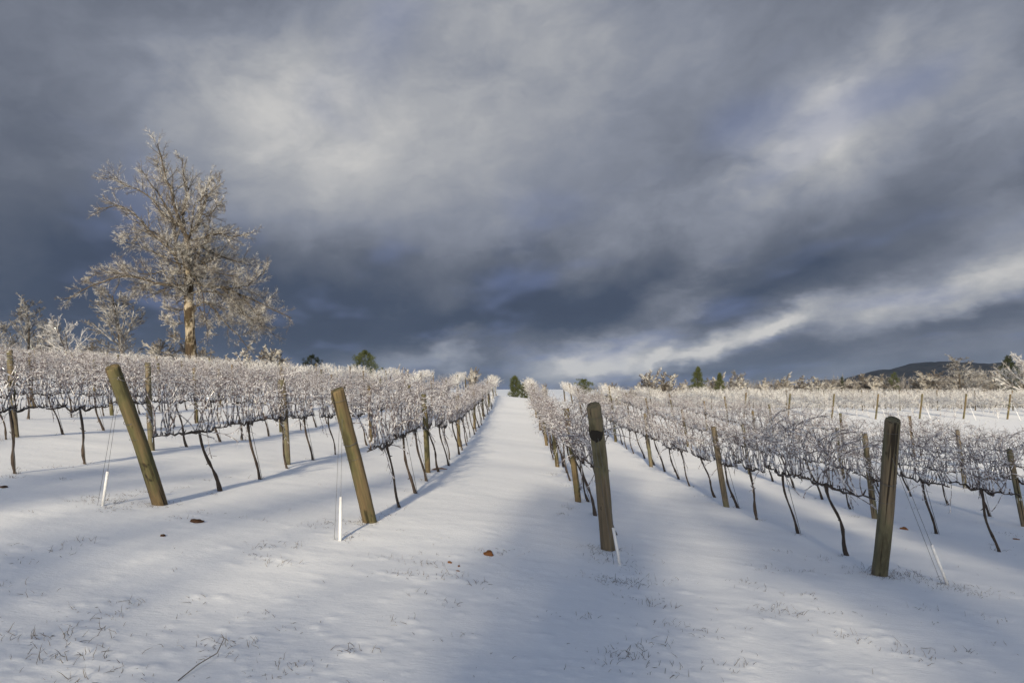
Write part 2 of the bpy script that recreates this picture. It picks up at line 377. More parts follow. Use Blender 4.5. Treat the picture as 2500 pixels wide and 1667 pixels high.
for (px, py, n, s), x, y in zip(CLUSTERS, hx, hy):
    tufts.append((x, y, n, s))
hx, hy = hit_many([rs.uniform(-40, 2540) for _ in range(210)], [1130 + 540 * rs.random() ** 0.7 for _ in range(210)])
for x, y in zip(hx, hy):                                        # single blades and small tufts between
    tufts.append((x, y, rs.choice([1, 1, 2, 2, 3]), rs.uniform(.35, .8)))
for x, y, n, s in tufts:
    if y > 16: continue
    for _ in range(1 + n // 5):
        sp = 0.03 + 0.012 * n
        BUMPS.append((x + rs.gauss(0, sp), y + rs.gauss(0, sp), rs.uniform(.006, .016) * s, rs.uniform(.022, .045)))
hx, hy = hit_many([rs.uniform(-40, 2540) for _ in range(420)], [1120 + 560 * rs.random() ** 0.8 for _ in range(420)])
for x, y in zip(hx, hy):                                        # small crusts with nothing showing
    BUMPS.append((x, y, rs.uniform(.003, .010), rs.uniform(.020, .04)))
B_A = np.array(BUMPS)

def build_ground():
    rad = [0.0]
    r = 1.2
    while r < 130: rad.append(r); r *= 1.0074 if r < 60 else 1.02
    while r < 9000: rad.append(r); r *= 1.12
    rad = np.array(rad)
    az = np.concatenate([np.arange(-44, 44, 0.31), np.arange(44, 316, 4.0)])
    az = np.radians(az)
    rr, aa = np.meshgrid(rad[1:], az, indexing='ij')
    X, Y = rr * np.sin(aa), rr * np.cos(aa)
    Z = ground_z(X, Y)
    far = np.clip((rr - 250) / 500, 0, 1)
    Z = Z * (1 - far) + far * (-32.0)
    Xf, Yf, Zf = X.ravel(), Y.ravel(), Z.ravel().copy()
    sel = np.where((np.hypot(Xf, Yf) < 18) & (Yf > 0))[0]
    order = sel[np.argsort(Yf[sel])]; ys = Yf[order]
    Bf = np.zeros(len(Zf))
    for bx, by, bh, bw in B_A:
        a, b = np.searchsorted(ys, by - 3.2 * bw), np.searchsorted(ys, by + 3.2 * bw)
        k = order[a:b]; dx = Xf[k] - bx; kk = np.abs(dx) < 4 * bw; k = k[kk]
        Bf[k] = np.maximum(Bf[k], bh * np.exp(-((Xf[k] - bx) / (1.3 * bw)) ** 2 - ((Yf[k] - by) / bw) ** 2))
    Zf += Bf
    nr, na = rr.shape
    idx = np.arange(nr * na).reshape(nr, na)
    A, B = idx[:-1], idx[1:]
    Q = np.stack([A, B, np.roll(B, -1, 1), np.roll(A, -1, 1)], -1).reshape(-1, 4)
    V = np.stack([Xf, Yf, Zf], 1)
    V = np.vstack([V, [[0, 0, gz(0, 0)]]]); c = len(V) - 1
    T = np.stack([idx[0], np.roll(idx[0], -1), np.full(na, c)], 1)
    me = mesh_np('ground', V, Q[:, ::-1], T[:, ::-1], M['snow'])
    obj('ground', me, kind='structure', label='snow covered vineyard slope rising to a low crest')
build_ground()

# ------------------------------------------------------------------ far hills
def hill(name, label, d, prof, depth, seed, rough):
    xs = np.linspace(prof[0][0], prof[-1][0], 260)
    top = np.interp(xs, [p[0] for p in prof], [p[1] for p in prof])
    k = np.ones(9) / 9; top = np.convolve(np.pad(top, 4, mode='edge'), k, 'valid')
    nx, ny = len(xs), 24
    t = np.linspace(-1, 1, ny)
    wx = (xs - VX) / F * d
    wz = EYE - (top - VY) / F * d
    base = -34.0
    V = np.empty((nx, ny, 3))
    for j, tt in enumerate(t):
        V[:, j, 0] = wx; V[:, j, 1] = d + tt * depth
        hh = (wz - base) * (1 - abs(tt) ** 1.6)
        yy = np.full(nx, d + tt * depth)
        V[:, j, 2] = base + hh + (1 - abs(tt)) * rough * (vnoise(wx / 60, yy / 60, seed) * 1.5 + vnoise(wx / 14, yy / 30, seed + 1))
    idx = np.arange(nx * ny).reshape(nx, ny)
    Q = np.stack([idx[:-1, :-1], idx[1:, :-1], idx[1:, 1:], idx[:-1, 1:]], -1).reshape(-1, 4)
    obj(name, mesh_np(name, V, Q, None, M['hill'], False), kind='structure', label=label)
hill('hills', 'dark wooded hill on the horizon behind the far vines', 1500, [(2090, 985), (2125, 926), (2150, 908), (2190, 896), (2230, 892), (2270, 886), (2330, 886), (2400, 888), (2480, 886), (2560, 884), (2640, 890), (2800, 930)], 420, 4, 7)
hill('hills', 'faint blue ridge low on the horizon', 2900, [(1960, 945), (2000, 930), (2020, 925), (2040, 929), (2070, 922), (2110, 920), (2160, 916), (2300, 905), (2500, 892), (2600, 890), (2760, 905), (2900, 940)], 500, 9, 7)

# ------------------------------------------------------------------ branching (vectorised)
def curve_from(P0, D, L, K, wob, grav, rg):
    """polylines from P0 along D: (M,K,3); wob = wander per step, grav = droop (<0) or lift (>0)"""
    Mn = len(P0); P = np.empty((Mn, K, 3)); P[:, 0] = P0
    d = norm(D); step = (np.asarray(L) / (K - 1))[:, None] if np.ndim(L) else np.full((Mn, 1), L / (K - 1))
    gv = np.zeros((Mn, 3)); gv[:, 2] = grav
    for k in range(1, K):
        d = norm(d + rg.normal(0, wob, (Mn, 3)) + gv)
        P[:, k] = P[:, k - 1] + d * step
    return P
def spawn(P, Rd, n, t0, t1, ang, lr, K, wob, grav, rg, rscale=0.55, rmin=0.004, tpow=1.0, up=0.0, lmax=1e9):
    """n children on each parent polyline"""
    Mn, Kp, _ = P.shape
    t = t0 + (t1 - t0) * ((np.arange(n)[None] + rg.random((Mn, n))) / n) ** tpow
    f = t * (Kp - 1); i = np.clip(np.floor(f).astype(int), 0, Kp - 2); fr = (f - i)[..., None]
    m = np.arange(Mn)[:, None]
    p0 = P[m, i] * (1 - fr) + P[m, i + 1] * fr
    tan = norm(P[m, i + 1] - P[m, i])
    rp = Rd[m, i] * (1 - fr[..., 0]) + Rd[m, i + 1] * fr[..., 0]
    rnd = norm(rg.normal(0, 1, tan.shape)); side = norm(rnd - (rnd * tan).sum(-1, keepdims=True) * tan)
    a = rg.normal(ang, 0.22, t.shape)[..., None]
    d = tan * np.cos(a) + side * np.sin(a); d[..., 2] += up
    plen = np.minimum(np.linalg.norm(np.diff(P, axis=1), axis=2).sum(1)[:, None], lmax)
    L = plen * lr * (1.15 - 0.65 * t) * rg.uniform(0.6, 1.3, t.shape)
    Pn = curve_from(p0.reshape(-1, 3), d.reshape(-1, 3), L.ravel(), K, wob, grav, rg)
    r0 = np.maximum(rp.ravel() * rscale, rmin)
    return Pn, r0[:, None] * np.linspace(1, 0.45, K)[None]

# ------------------------------------------------------------------ grape vines
CORD = 0.87
def vine_variant(seed, stake):
    rg = np.random.default_rng(seed)
    parts = {}
    # crooked trunk, leaning uphill to the cordon wire
    K = 11; t = np.linspace(0, 1, K)
    bx, by = rg.uniform(.04, .20), rg.uniform(-.16, .16)
    ph, am = rg.uniform(0, 6.28), rg.uniform(.018, .05)
    P = np.stack([bx * (1 - t) ** rg.uniform(.8, 1.6) + am * np.sin(ph + t * rg.uniform(3.5, 6)) * np.sin(np.pi * t), by * (1 - t) + am * np.cos(ph + t * 4.5) * np.sin(np.pi * t), -.06 + t * (CORD + .05)], 1)
    rr = np.interp(t, [0, .06, .14, .8, 1], [.030, .026, .019, .0165, .020]) * rg.uniform(.85, 1.12) * (1 + .16 * rg.normal(size=K) * (t > .05))
    b = MB(); b.tubes(P, rr, 7)
    for q in range(2):                                     # bark strips and knots
        k = rg.integers(3, 9); b.tubes(np.stack([P[k], P[k] + rg.normal(0, .025, 3)]), np.array([.010, .004]), 5)
    parts['trunk'] = [b.mesh('vine_trunk', M['bark'])]
    cord = []
    for sg in (1, -1):
        K = 12; t = np.linspace(0, 1, K); ln = rg.uniform(.70, .82)
        wz = rg.normal(0, .013, K); wx = rg.normal(0, .011, K); wz[0] = wx[0] = 0
        P = np.stack([wx, sg * t * ln, CORD - .012 - .055 * np.sin(np.pi * np.minimum(t * 2.2, 1)) * rg.uniform(.2, 1) + wz], 1)
        rr = np.interp(t, [0, .5, 1], [.018, .013, .008]) * (1 + .2 * rg.normal(size=K))
        b = MB(); b.tubes(P, np.abs(rr), 6)
        for q in range(9):                                 # old spurs
            k = rg.integers(1, K - 1); d = np.array([rg.normal(0, .02), rg.normal(0, .025), rg.uniform(.02, .07)])
            b.tubes(np.stack([P[k], P[k] + d * .5, P[k] + d]), np.array([.009, .008, .006]), 5)
        parts.setdefault('cordon_arm', []).append(b.mesh('vine_cordon', M['bark'])); cord.append(P)
    # canes
    n = 32
    which = np.arange(n) % 2; ti = rg.uniform(0, 11, n); k = np.clip(ti.astype(int), 0, 10)
    C = np.stack(cord); fr = (ti - k)[:, None]
    p0 = C[which, k] * (1 - fr) + C[which, k + 1] * fr
    L = rg.uniform(.55, 1.05, n); L[:6] *= 1.3; L[5:11] *= .45
    D = np.stack([rg.normal(0, .20, n), rg.normal(0, .42, n), np.ones(n)], 1)
    P = np.empty((n, 10, 3)); P[:, 0] = p0
    d = norm(D); sw = np.stack([rg.normal(0, .12, n), rg.normal(0, .20, n), rg.normal(-.01, .05, n)], 1)
    for q in range(1, 10):
        d = norm(d + rg.normal(0, .075, (n, 3)) + sw * (q / 5) + np.array([0, 0, .10 if q < 4 else -.035 * (q - 4)]))
        P[:, q] = P[:, q - 1] + d * (L / 9)[:, None]
    over = np.maximum(P[..., 2] - 1.52, 0); P[..., 2] -= over * .5
    Rr = rg.uniform(.0066, .0092, n)[:, None] * np.linspace(1.1, .62, 10)[None]
    b = MB(); b.tubes(P, Rr, 4)
    Pl, Rl = spawn(P, Rr, 3, .50, 1.0, .62, .36, 5, .11, .02, rg, .68, .0042, .75, .12)
    b.tubes(Pl, Rl, 3)
    Pt, Rt = spawn(Pl, Rl, 2, .25, 1.0, .7, .45, 3, .12, 0, rg, .75, .0036)
    b.tubes(Pt, Rt, 3)
    # a few canes hang below the wire
    m = 3; pd = p0[:m]; Dd = np.stack([rg.normal(0, .5, m), rg.normal(0, .7, m), rg.uniform(-.5, .2, m)], 1)
    Ph = curve_from(pd, Dd, rg.uniform(.22, .5, m), 6, .16, -.13, rg); Rh = np.full((m, 6), .0058)
    b.tubes(Ph, Rh, 4); Pq, Rq = spawn(Ph, Rh, 3, .3, 1, .7, .4, 3, .2, -.08, rg, .8, .0040); b.tubes(Pq, Rq, 3)
    parts['canes'] = [b.mesh('vine_canes', M['cane'])]
    # icicles under the cordon
    b = MB()
    for q in range(16):
        c = C[rg.integers(0, 2), rg.integers(0, 12)] + np.array([rg.normal(0, .01), rg.normal(0, .02), -.008])
        l = rg.uniform(.015, .07); b.tubes(np.stack([c, c - [0, 0, l * .5], c - [0, 0, l]]), np.array([.0034, .0024, .0004]), 4)
    parts['icicles'] = [b.mesh('vine_icicles', M['ice'])]   # a few millimetres thick each
    if stake:
        y = by + rg.uniform(-.05, .05); b = MB()
        b.tubes(np.array([[bx + .03, y, -.05], [bx * .3 - .01, y * .6, CORD]]), np.array([.0042, .0042]), 5)
        parts['stake'] = [b.mesh('vine_stake', M['dark_wire'])]
    return parts
VARIANTS = [vine_variant(100 + i, i % 2 == 0) for i in range(12)]

def far_vine(seed, low=False):
    """the same vine for the far rows, with fewer points along each cane"""
    rg = np.random.default_rng(seed)
    b = MB()
    P = np.array([[rg.uniform(.03, .2), rg.uniform(-.1, .1), -.05], [rg.uniform(.0, .1), 0, .45], [0, 0, CORD]]); b.tubes(P, np.array([.026, .018, .018]), 4)
    P = np.array([[0, -.78, CORD], [0, 0, CORD - .03], [0, .78, CORD]]); b.tubes(P, np.full(3, .014), 4)
    n = 32
    p0 = np.stack([rg.normal(0, .02, n), rg.uniform(-.8, .8, n), np.full(n, CORD)], 1)
    D = np.stack([rg.normal(0, .28, n), rg.normal(0, .4, n), np.ones(n)], 1)
    P = curve_from(p0, D, rg.uniform(.45, .95, n), 4, .2, -.02, rg)
    over = np.maximum(P[..., 2] - 1.56, 0); P[..., 2] -= over * .55
    Rr = np.full((n, 4), .0075) * np.linspace(1, .75, 4)
    b.tubes(P, Rr, 3)
    Pl, Rl = spawn(P, Rr, 7, .3, 1, .8, .36, 2, .2, 0, rg, .95, .0065)
    b.spikes(Pl, Rl[:, 0])
    if low:
        n = 26; p0 = np.stack([rg.normal(0, .05, n), rg.uniform(-.8, .8, n), rg.uniform(.8, 1.1, n)], 1)
        P = curve_from(p0, np.stack([rg.normal(0, .5, n), rg.normal(0, .5, n), rg.uniform(-1, 0, n)], 1), rg.uniform(.4, .9, n), 4, .2, -.12, rg); P[..., 2] = np.maximum(P[..., 2], .1)
        b.tubes(P, np.full((n, 4), .008), 3); Pl, Rl = spawn(P, np.full((n, 4), .008), 4, .2, 1, .8, .3, 2, .2, 0, rg, .9, .0065); b.spikes(Pl, Rl[:, 0])
    return np.concatenate(b.V), np.concatenate(b.Q), np.concatenate(b.T)

# rows: x position, first post base (photo px of base and top where surveyed), far end
ROWS = [dict(x=-1.776, y0=8.2, y1=56.5, name='first row left of the lane', tilt=.05), dict(x=1.05, y0=7.8, y1=56.5, name='first row right of the lane', tilt=.10),
        dict(x=-4.27, y0=8.15, y1=56, name='second row left of the lane', tilt=.05), dict(x=4.0, y0=7.55, y1=56, name='second row right of the lane', tilt=.14),
        dict(x=6.9, y0=7.4, y1=55, name='third row right of the lane', tilt=.16), dict(x=9.8, y0=7.3, y1=54, name='fourth row right of the lane', tilt=.16), dict(x=12.6, y0=7.2, y1=40, name='fifth row right of the lane', tilt=.14), dict(x=15.4, y0=7.2, y1=29, name='sixth row right of the lane', tilt=.12)]
ORD = 'zeroth first second third fourth fifth sixth seventh eighth ninth tenth eleventh twelfth thirteenth fourteenth fifteenth sixteenth seventeenth eighteenth nineteenth twentieth'.split()
def ordinal(n):
    if n <= 20: return ORD[n]
    if n == 30: return 'thirtieth'
    return ('twenty-' if n < 30 else 'thirty-') + ORD[n % 10]
for i in range(13):
    ROWS.append(dict(x=-6.9 - 2.6 * i, y0=8.3 + .1 * i, y1=55.5, name='%s row left of the lane' % ordinal(i + 3), tilt=.05))
BACK = [dict(x=14.6 + 2.83 * i, y0=44.0, y1=84.0, name='%s row of the far right block' % ordinal(i + 1), tilt=.08) for i in range(12)]
def px_of(x, y, z): return VX + x / y * F, VY - (z - EYE) / y * F

vines = []
for row in ROWS + BACK:
    y = row['y0'] + (1.05 if row in ROWS else .9); k = 0
    rv = random.Random(int(row['x'] * 100))
    while y < row['y1']:
        u = VX + row['x'] / y * F
        if -90 < u < 2590:
            k += 1
            vines.append((y, row, k, row['x'] + rv.gauss(0, .03), rv.randrange(12), rv.choice([1, -1]), rv.uniform(.94, 1.08)))
        y += rv.uniform(1.42, 1.62)
vines.sort(key=lambda v: v[0])
for i, (y, row, k, x, var, flip, sc) in enumerate(vines[:300]):
    z = gz(x, y)
    t = thing('grape_vine', 'ice-coated grape vine, %s from the front of the %s' % (ordinal(k), row['name']), 'grape vine', (x, y, z), 'bare iced grape vines trained along the trellis rows')
    t.rotation_euler = (0, -row['tilt'] * random.uniform(.6, 1.1), 0); t.scale = (1, flip * (1.45 if k == 1 and row['x'] > -5 and row['x'] < 5 else 1), sc)
    for nm, meshes in VARIANTS[var].items():
        for me in meshes:
            c = obj(nm, me, t)
            if nm in ('icicles', 'canes'): c['kind'] = 'stuff'
FARV = [far_vine(500 + i) for i in range(8)]; LOWV = [far_vine(520 + i, True) for i in range(8)]
b = MB()
for y, row, k, x, var, flip, sc in vines[300:]:
    V, Q, T = (LOWV if row in BACK else FARV)[var % 8]; V = V.copy()
    V[:, 0] -= row['tilt'] * .8 * V[:, 2]; V[:, 1] *= flip; V[:, 2] *= sc
    b.add(V + np.array([x, y, gz(x, y)]), Q, T)
obj('far_vines', b.mesh('far_vines', M['far_cane']), kind='stuff', label='mass of ice-white vines in the far rows along the crest')

# ------------------------------------------------------------------ posts
def post_mesh(name, L, r, mat, seed, slant=0.0):
    """round wooden post from 0.3 m below the snow, with a rough cut top and lengthwise checks"""
    rg = np.random.default_rng(seed); S = 22; zs = np.concatenate([[-.3, 0, .02], np.linspace(.12, L - .02, 14), [L]])
    a = np.arange(S) * 2 * np.pi / S
    ph = rg.uniform(0, 6.28, 4)
    flute = 1 + .022 * np.sin(3 * a + ph[0]) + .014 * np.sin(5 * a + ph[1])
    for q in range(3):
        j = rg.integers(0, S); flute[j] -= rg.uniform(.06, .14)
    V = []
    for z in zs:
        rad = r * (1.07 - .10 * max(z, 0) / L) * flute * (1 + .012 * rg.normal(size=S))
        if z == L: rad = rad * .93
        V.append(np.stack([rad * np.cos(a) + .010 * math.sin(z * 2.3 + ph[2]), rad * np.sin(a) + .010 * math.sin(z * 1.9 + ph[3]), z + (slant * rad * np.cos(a + ph[0]) if z > L - .05 else 0 * a)], 1))
    V = np.stack(V); nz = len(zs); idx = np.arange(nz * S).reshape(nz, S)
    Q = np.stack([idx[:-1], np.roll(idx[:-1], -1, 1), np.roll(idx[1:], -1, 1), idx[1:]], -1).reshape(-1, 4)
    V = V.reshape(-1, 3); c = len(V)
    top = V[idx[-1]]; inner = top.mean(0) + (top - top.mean(0)) * .5 - [0, 0, .004]
    V = np.vstack([V, inner, [top.mean(0) - [0, 0, .006]]])
    ii = c + np.arange(S)
    Q2 = np.stack([idx[-1], np.roll(idx[-1], -1), np.roll(ii, -1), ii], -1)
    T = np.stack([ii, np.roll(ii, -1), np.full(S, c + S)], 1)
    me = mesh_np(name, V, np.vstack([Q, Q2]), T, mat)
    return me
def ring_mesh(r, tilt=0.0, turns=1, wr=.0022, seed=0):
    rg = np.random.default_rng(seed); n = 22 * turns
    a = np.linspace(0, 2 * np.pi * turns, n)
    P = np.stack([r * np.cos(a), r * np.sin(a), tilt * r * np.cos(a + 1) + .006 * a / 6.28 + rg.normal(0, .0015, n)], 1)
    b = MB(); b.tubes(P, np.full(n, wr), 4); return b.mesh('wire_loop', M['dark_wire'])
def place_between(o, base, top):
    o.location = base
    o.rotation_euler = Vector(top - base).to_track_quat('Z', 'Y').to_euler()
END = [(-4.27, 8.15, (275, 895), 'post', (250, 1234), (268, 1140), 'end post leaning far to the left with a dark green weathered top'),
       (-1.776, 8.2, (823, 952), 'post', (830, 1320), (835, 1207), 'sunlit yellow-brown end post leaning at the start of the row left of the lane'),
       (1.05, 7.8, (1449, 990), 'post_dark', (1514, 1379), (1500, 1283), 'end post with a dark burn band, beside the right edge of the snow lane'),
       (4.0, 7.55, (2183, 1025), 'post_dark', (2315, 1427), (2270, 1305), 'thick dark upright end post, the one furthest right in front')]
GLAB = ['guy wires with a white sleeve beside the leftmost leaning end post', 'guy wires with a white sleeve in front of the sunlit end post', 'guy wires with a white sleeve close against the burn-banded end post', 'guy wires with a white sleeve slanting right of the dark upright end post']
post_top = {}
for i, (x, y, tp, mat, gb, gt, lab) in enumerate(END):
    base = np.array([x, y, gz(x, y)]); top = W(tp[0], tp[1], y - .63); L = float(np.linalg.norm(top - base))
    o = obj('end_post', post_mesh('end_post', L, .077, M[mat], 40 + i, .18), label=lab, category='post', group='wooden end posts at the near ends of the rows')
    place_between(o, base, top); post_top[x] = (base, top)
    for q, (h, tl) in enumerate([(.50, .1), (.62, -.15), (.93, .05)]):
        w = obj('wire_loop', ring_mesh(.0815 - .004 * h, tl, 1 + (q == 1), .0020, i * 9 + q), o); w.location = (0, 0, L * h)
    if i == 2:                                            # burn band round the top and a knot ring low down
        S = 22; a = np.arange(S) * 2 * np.pi / S; rg = np.random.default_rng(3)
        lo = L * .80 + .035 * np.sin(a * 2 + 1) + rg.normal(0, .012, S); hi = L * .855 + .02 * np.sin(a * 3) + rg.normal(0, .006, S)
        rd = .0795
        V = np.vstack([np.stack([rd * np.cos(a), rd * np.sin(a), lo], 1), np.stack([rd * np.cos(a), rd * np.sin(a), hi], 1)])
        k = np.arange(S); Q = np.stack([k, np.roll(k, -1), np.roll(k, -1) + S, k + S], 1)
        obj('burn_band', mesh_np('burn_band', V, Q, None, flat('char', (.018, .015, .013), .9, .3, 40)[0]), o)
        kn = obj('knot', None, o) if False else None
        b = MB(); a = np.linspace(0, 2 * np.pi, 20); b.tubes(np.stack([.021 * np.cos(a), np.full(20, 0.0), .026 * np.sin(a)], 1), np.full(20, .0045), 5)
        kn = obj('knot', b.mesh('knot', M['bark']), o); kn.location = (.0, -.081, L * .33)
    gx, gy = hit(*gb); g0 = np.array([gx, gy, gz(gx, gy) - .02])
    att = base + (top - base) * .80 + np.array([0, -.078, 0])
    u = norm(att - g0)
    # sleeve length from its surveyed top
    ln = (gb[1] - gt[1]) / F * gy
    gth = thing('guy_anchor', GLAB[i], 'guy wire', tuple(g0), 'guy wires of the near end posts')
    b = MB(); b.tubes(np.stack([u * .0, u * ln]), np.array([.0165, .0165]), 10, True); obj('sleeve', b.mesh('sleeve', M['pvc']), gth)
    b = MB(); b.tubes(np.stack([u * (ln - .02), att - g0]), np.array([.0022, .0022]), 5); obj('wire', b.mesh('guy_wire', M['dark_wire']), gth)
    off = np.array([-.06, .0, 0]); b = MB(); b.tubes(np.stack([off, att - g0 + np.array([-.03, 0, -.04])]), np.array([.0022, .0022]), 5); obj('wire', b.mesh('guy_wire', M['dark_wire']), gth)
# other rows' end posts, out to both sides
LP = [post_mesh('line_post', 1.60, .052, M['post'], 70 + i, .1) for i in range(5)]
LPD = [post_mesh('line_post', 1.60, .052, M['post_dark'], 80 + i, .1) for i in range(3)]
OFFS = {-1.776: 5.5, 1.05: 4.0, -4.27: 4.6, 4.0: 5.55, 6.9: 5.8, 9.8: 5.9}
HT = {0: 1.55}
for row in ROWS:
    y = row['y0'] + OFFS.get(row['x'], 4.55); k = 0; rv = random.Random(int(row['x'] * 77))
    sp = 6.3 if row['x'] == 1.05 else 7.3
    while y < row['y1'] + 1:
        u = VX + row['x'] / y * F
        if -70 < u < 2570:
            k += 1
            x = row['x'] + rv.gauss(0, .02); base = np.array([x, y, gz(x, y)]); L = rv.uniform(1.50, 1.66)
            top = base + np.array([-row['tilt'] * L * rv.uniform(.6, 1.25), rv.gauss(0, .03), L])
            o = obj('line_post', rv.choice(LPD if (x < -3 and y < 18) or (x > 3 and y < 24) else LP), label='slim round wooden post, %s along the %s' % (ordinal(k), row['name']), category='post', group='slim wooden posts along the trellis rows')
            place_between(o, base, top); o.scale = (1, 1, L / 1.6)
        y += sp + rv.gauss(0, .12)
for n, row in enumerate(BACK):
    k = 0; rv = random.Random(900 + n)
    for y in np.arange(row['y0'], row['y1'], 7.3):
        k += 1; x = row['x']; u = VX + x / y * F
        if u > 2560: continue
        base = np.array([x, y, gz(x, y)]); L = 1.62; first = k == 1
        top = base + np.array([.10 if first else -.05, -.15 if first else 0, L])
        lab = 'leaning end post of the %s' % row['name'] if first else 'thin pale post, %s along the %s' % (ordinal(k), row['name'])
        o = obj('end_post' if first else 'line_post', LP[k % 5], label=lab, category='post', group='posts of the far right block')
        place_between(o, base, top); o.scale = (1.0, 1.0, 1.02) if first else (.75, .75, .96)
        if first and x > 20:
            g0 = base + np.array([.30, -.75, -.01]); g0[2] = gz(g0[0], g0[1]); u_ = top - np.array([0, 0, .3]) - g0
            gth = thing('guy_anchor', 'white guy sleeve at the %s' % row['name'], 'guy wire', tuple(g0), 'guy wires of the far right block')
            b = MB(); b.tubes(np.stack([u_ * 0, u_ * .72]), np.array([.016, .016]), 8, True); obj('sleeve', b.mesh('sleeve', M['pvc']), gth)
            b = MB(); b.tubes(np.stack([u_ * .72, u_]), np.array([.003, .003]), 4); obj('wire', b.mesh('guy_wire', M['wire']), gth)
# wires strung along the near rows
for row in ROWS[:10]:
    t = thing('trellis_wire', 'thin galvanised wires strung along the %s' % row['name'], 'wire', (0, 0, 0))
    for h, rad in ((CORD + .015, .0022), (1.42, .0019)):
        ys = np.arange(row['y0'], row['y1'], 1.2); xs = np.full(len(ys), row['x'])
        zs = ground_base(xs, ys) + h; xs = xs - row['tilt'] * .85 * h
        P = np.stack([xs, ys, zs], 1)
        if row['x'] in post_top:
            bse, tpp = post_top[row['x']]; f = h / 1.58; P[0] = bse + (tpp - bse) * f
        b = MB(); b.tubes(P, np.full(len(ys), rad), 4); obj('wire', b.mesh('row_wire', M['wire']), t)

# ------------------------------------------------------------------ trees
def smooth_path(pts, K):
    pts = np.asarray(pts, float); n = len(pts); t = np.linspace(0, n - 1, K); i = np.clip(t.astype(int), 0, n - 2); f = (t - i)[:, None]
    p0, p1, p2, p3 = pts[np.maximum(i - 1, 0)], pts[i], pts[i + 1], pts[np.minimum(i + 2, n - 1)]
    return .5 * (2 * p1 + (p2 - p0) * f + (2 * p0 - 5 * p1 + 4 * p2 - p3) * f ** 2 + (3 * p1 - p0 - 3 * p2 + p3) * f ** 3)

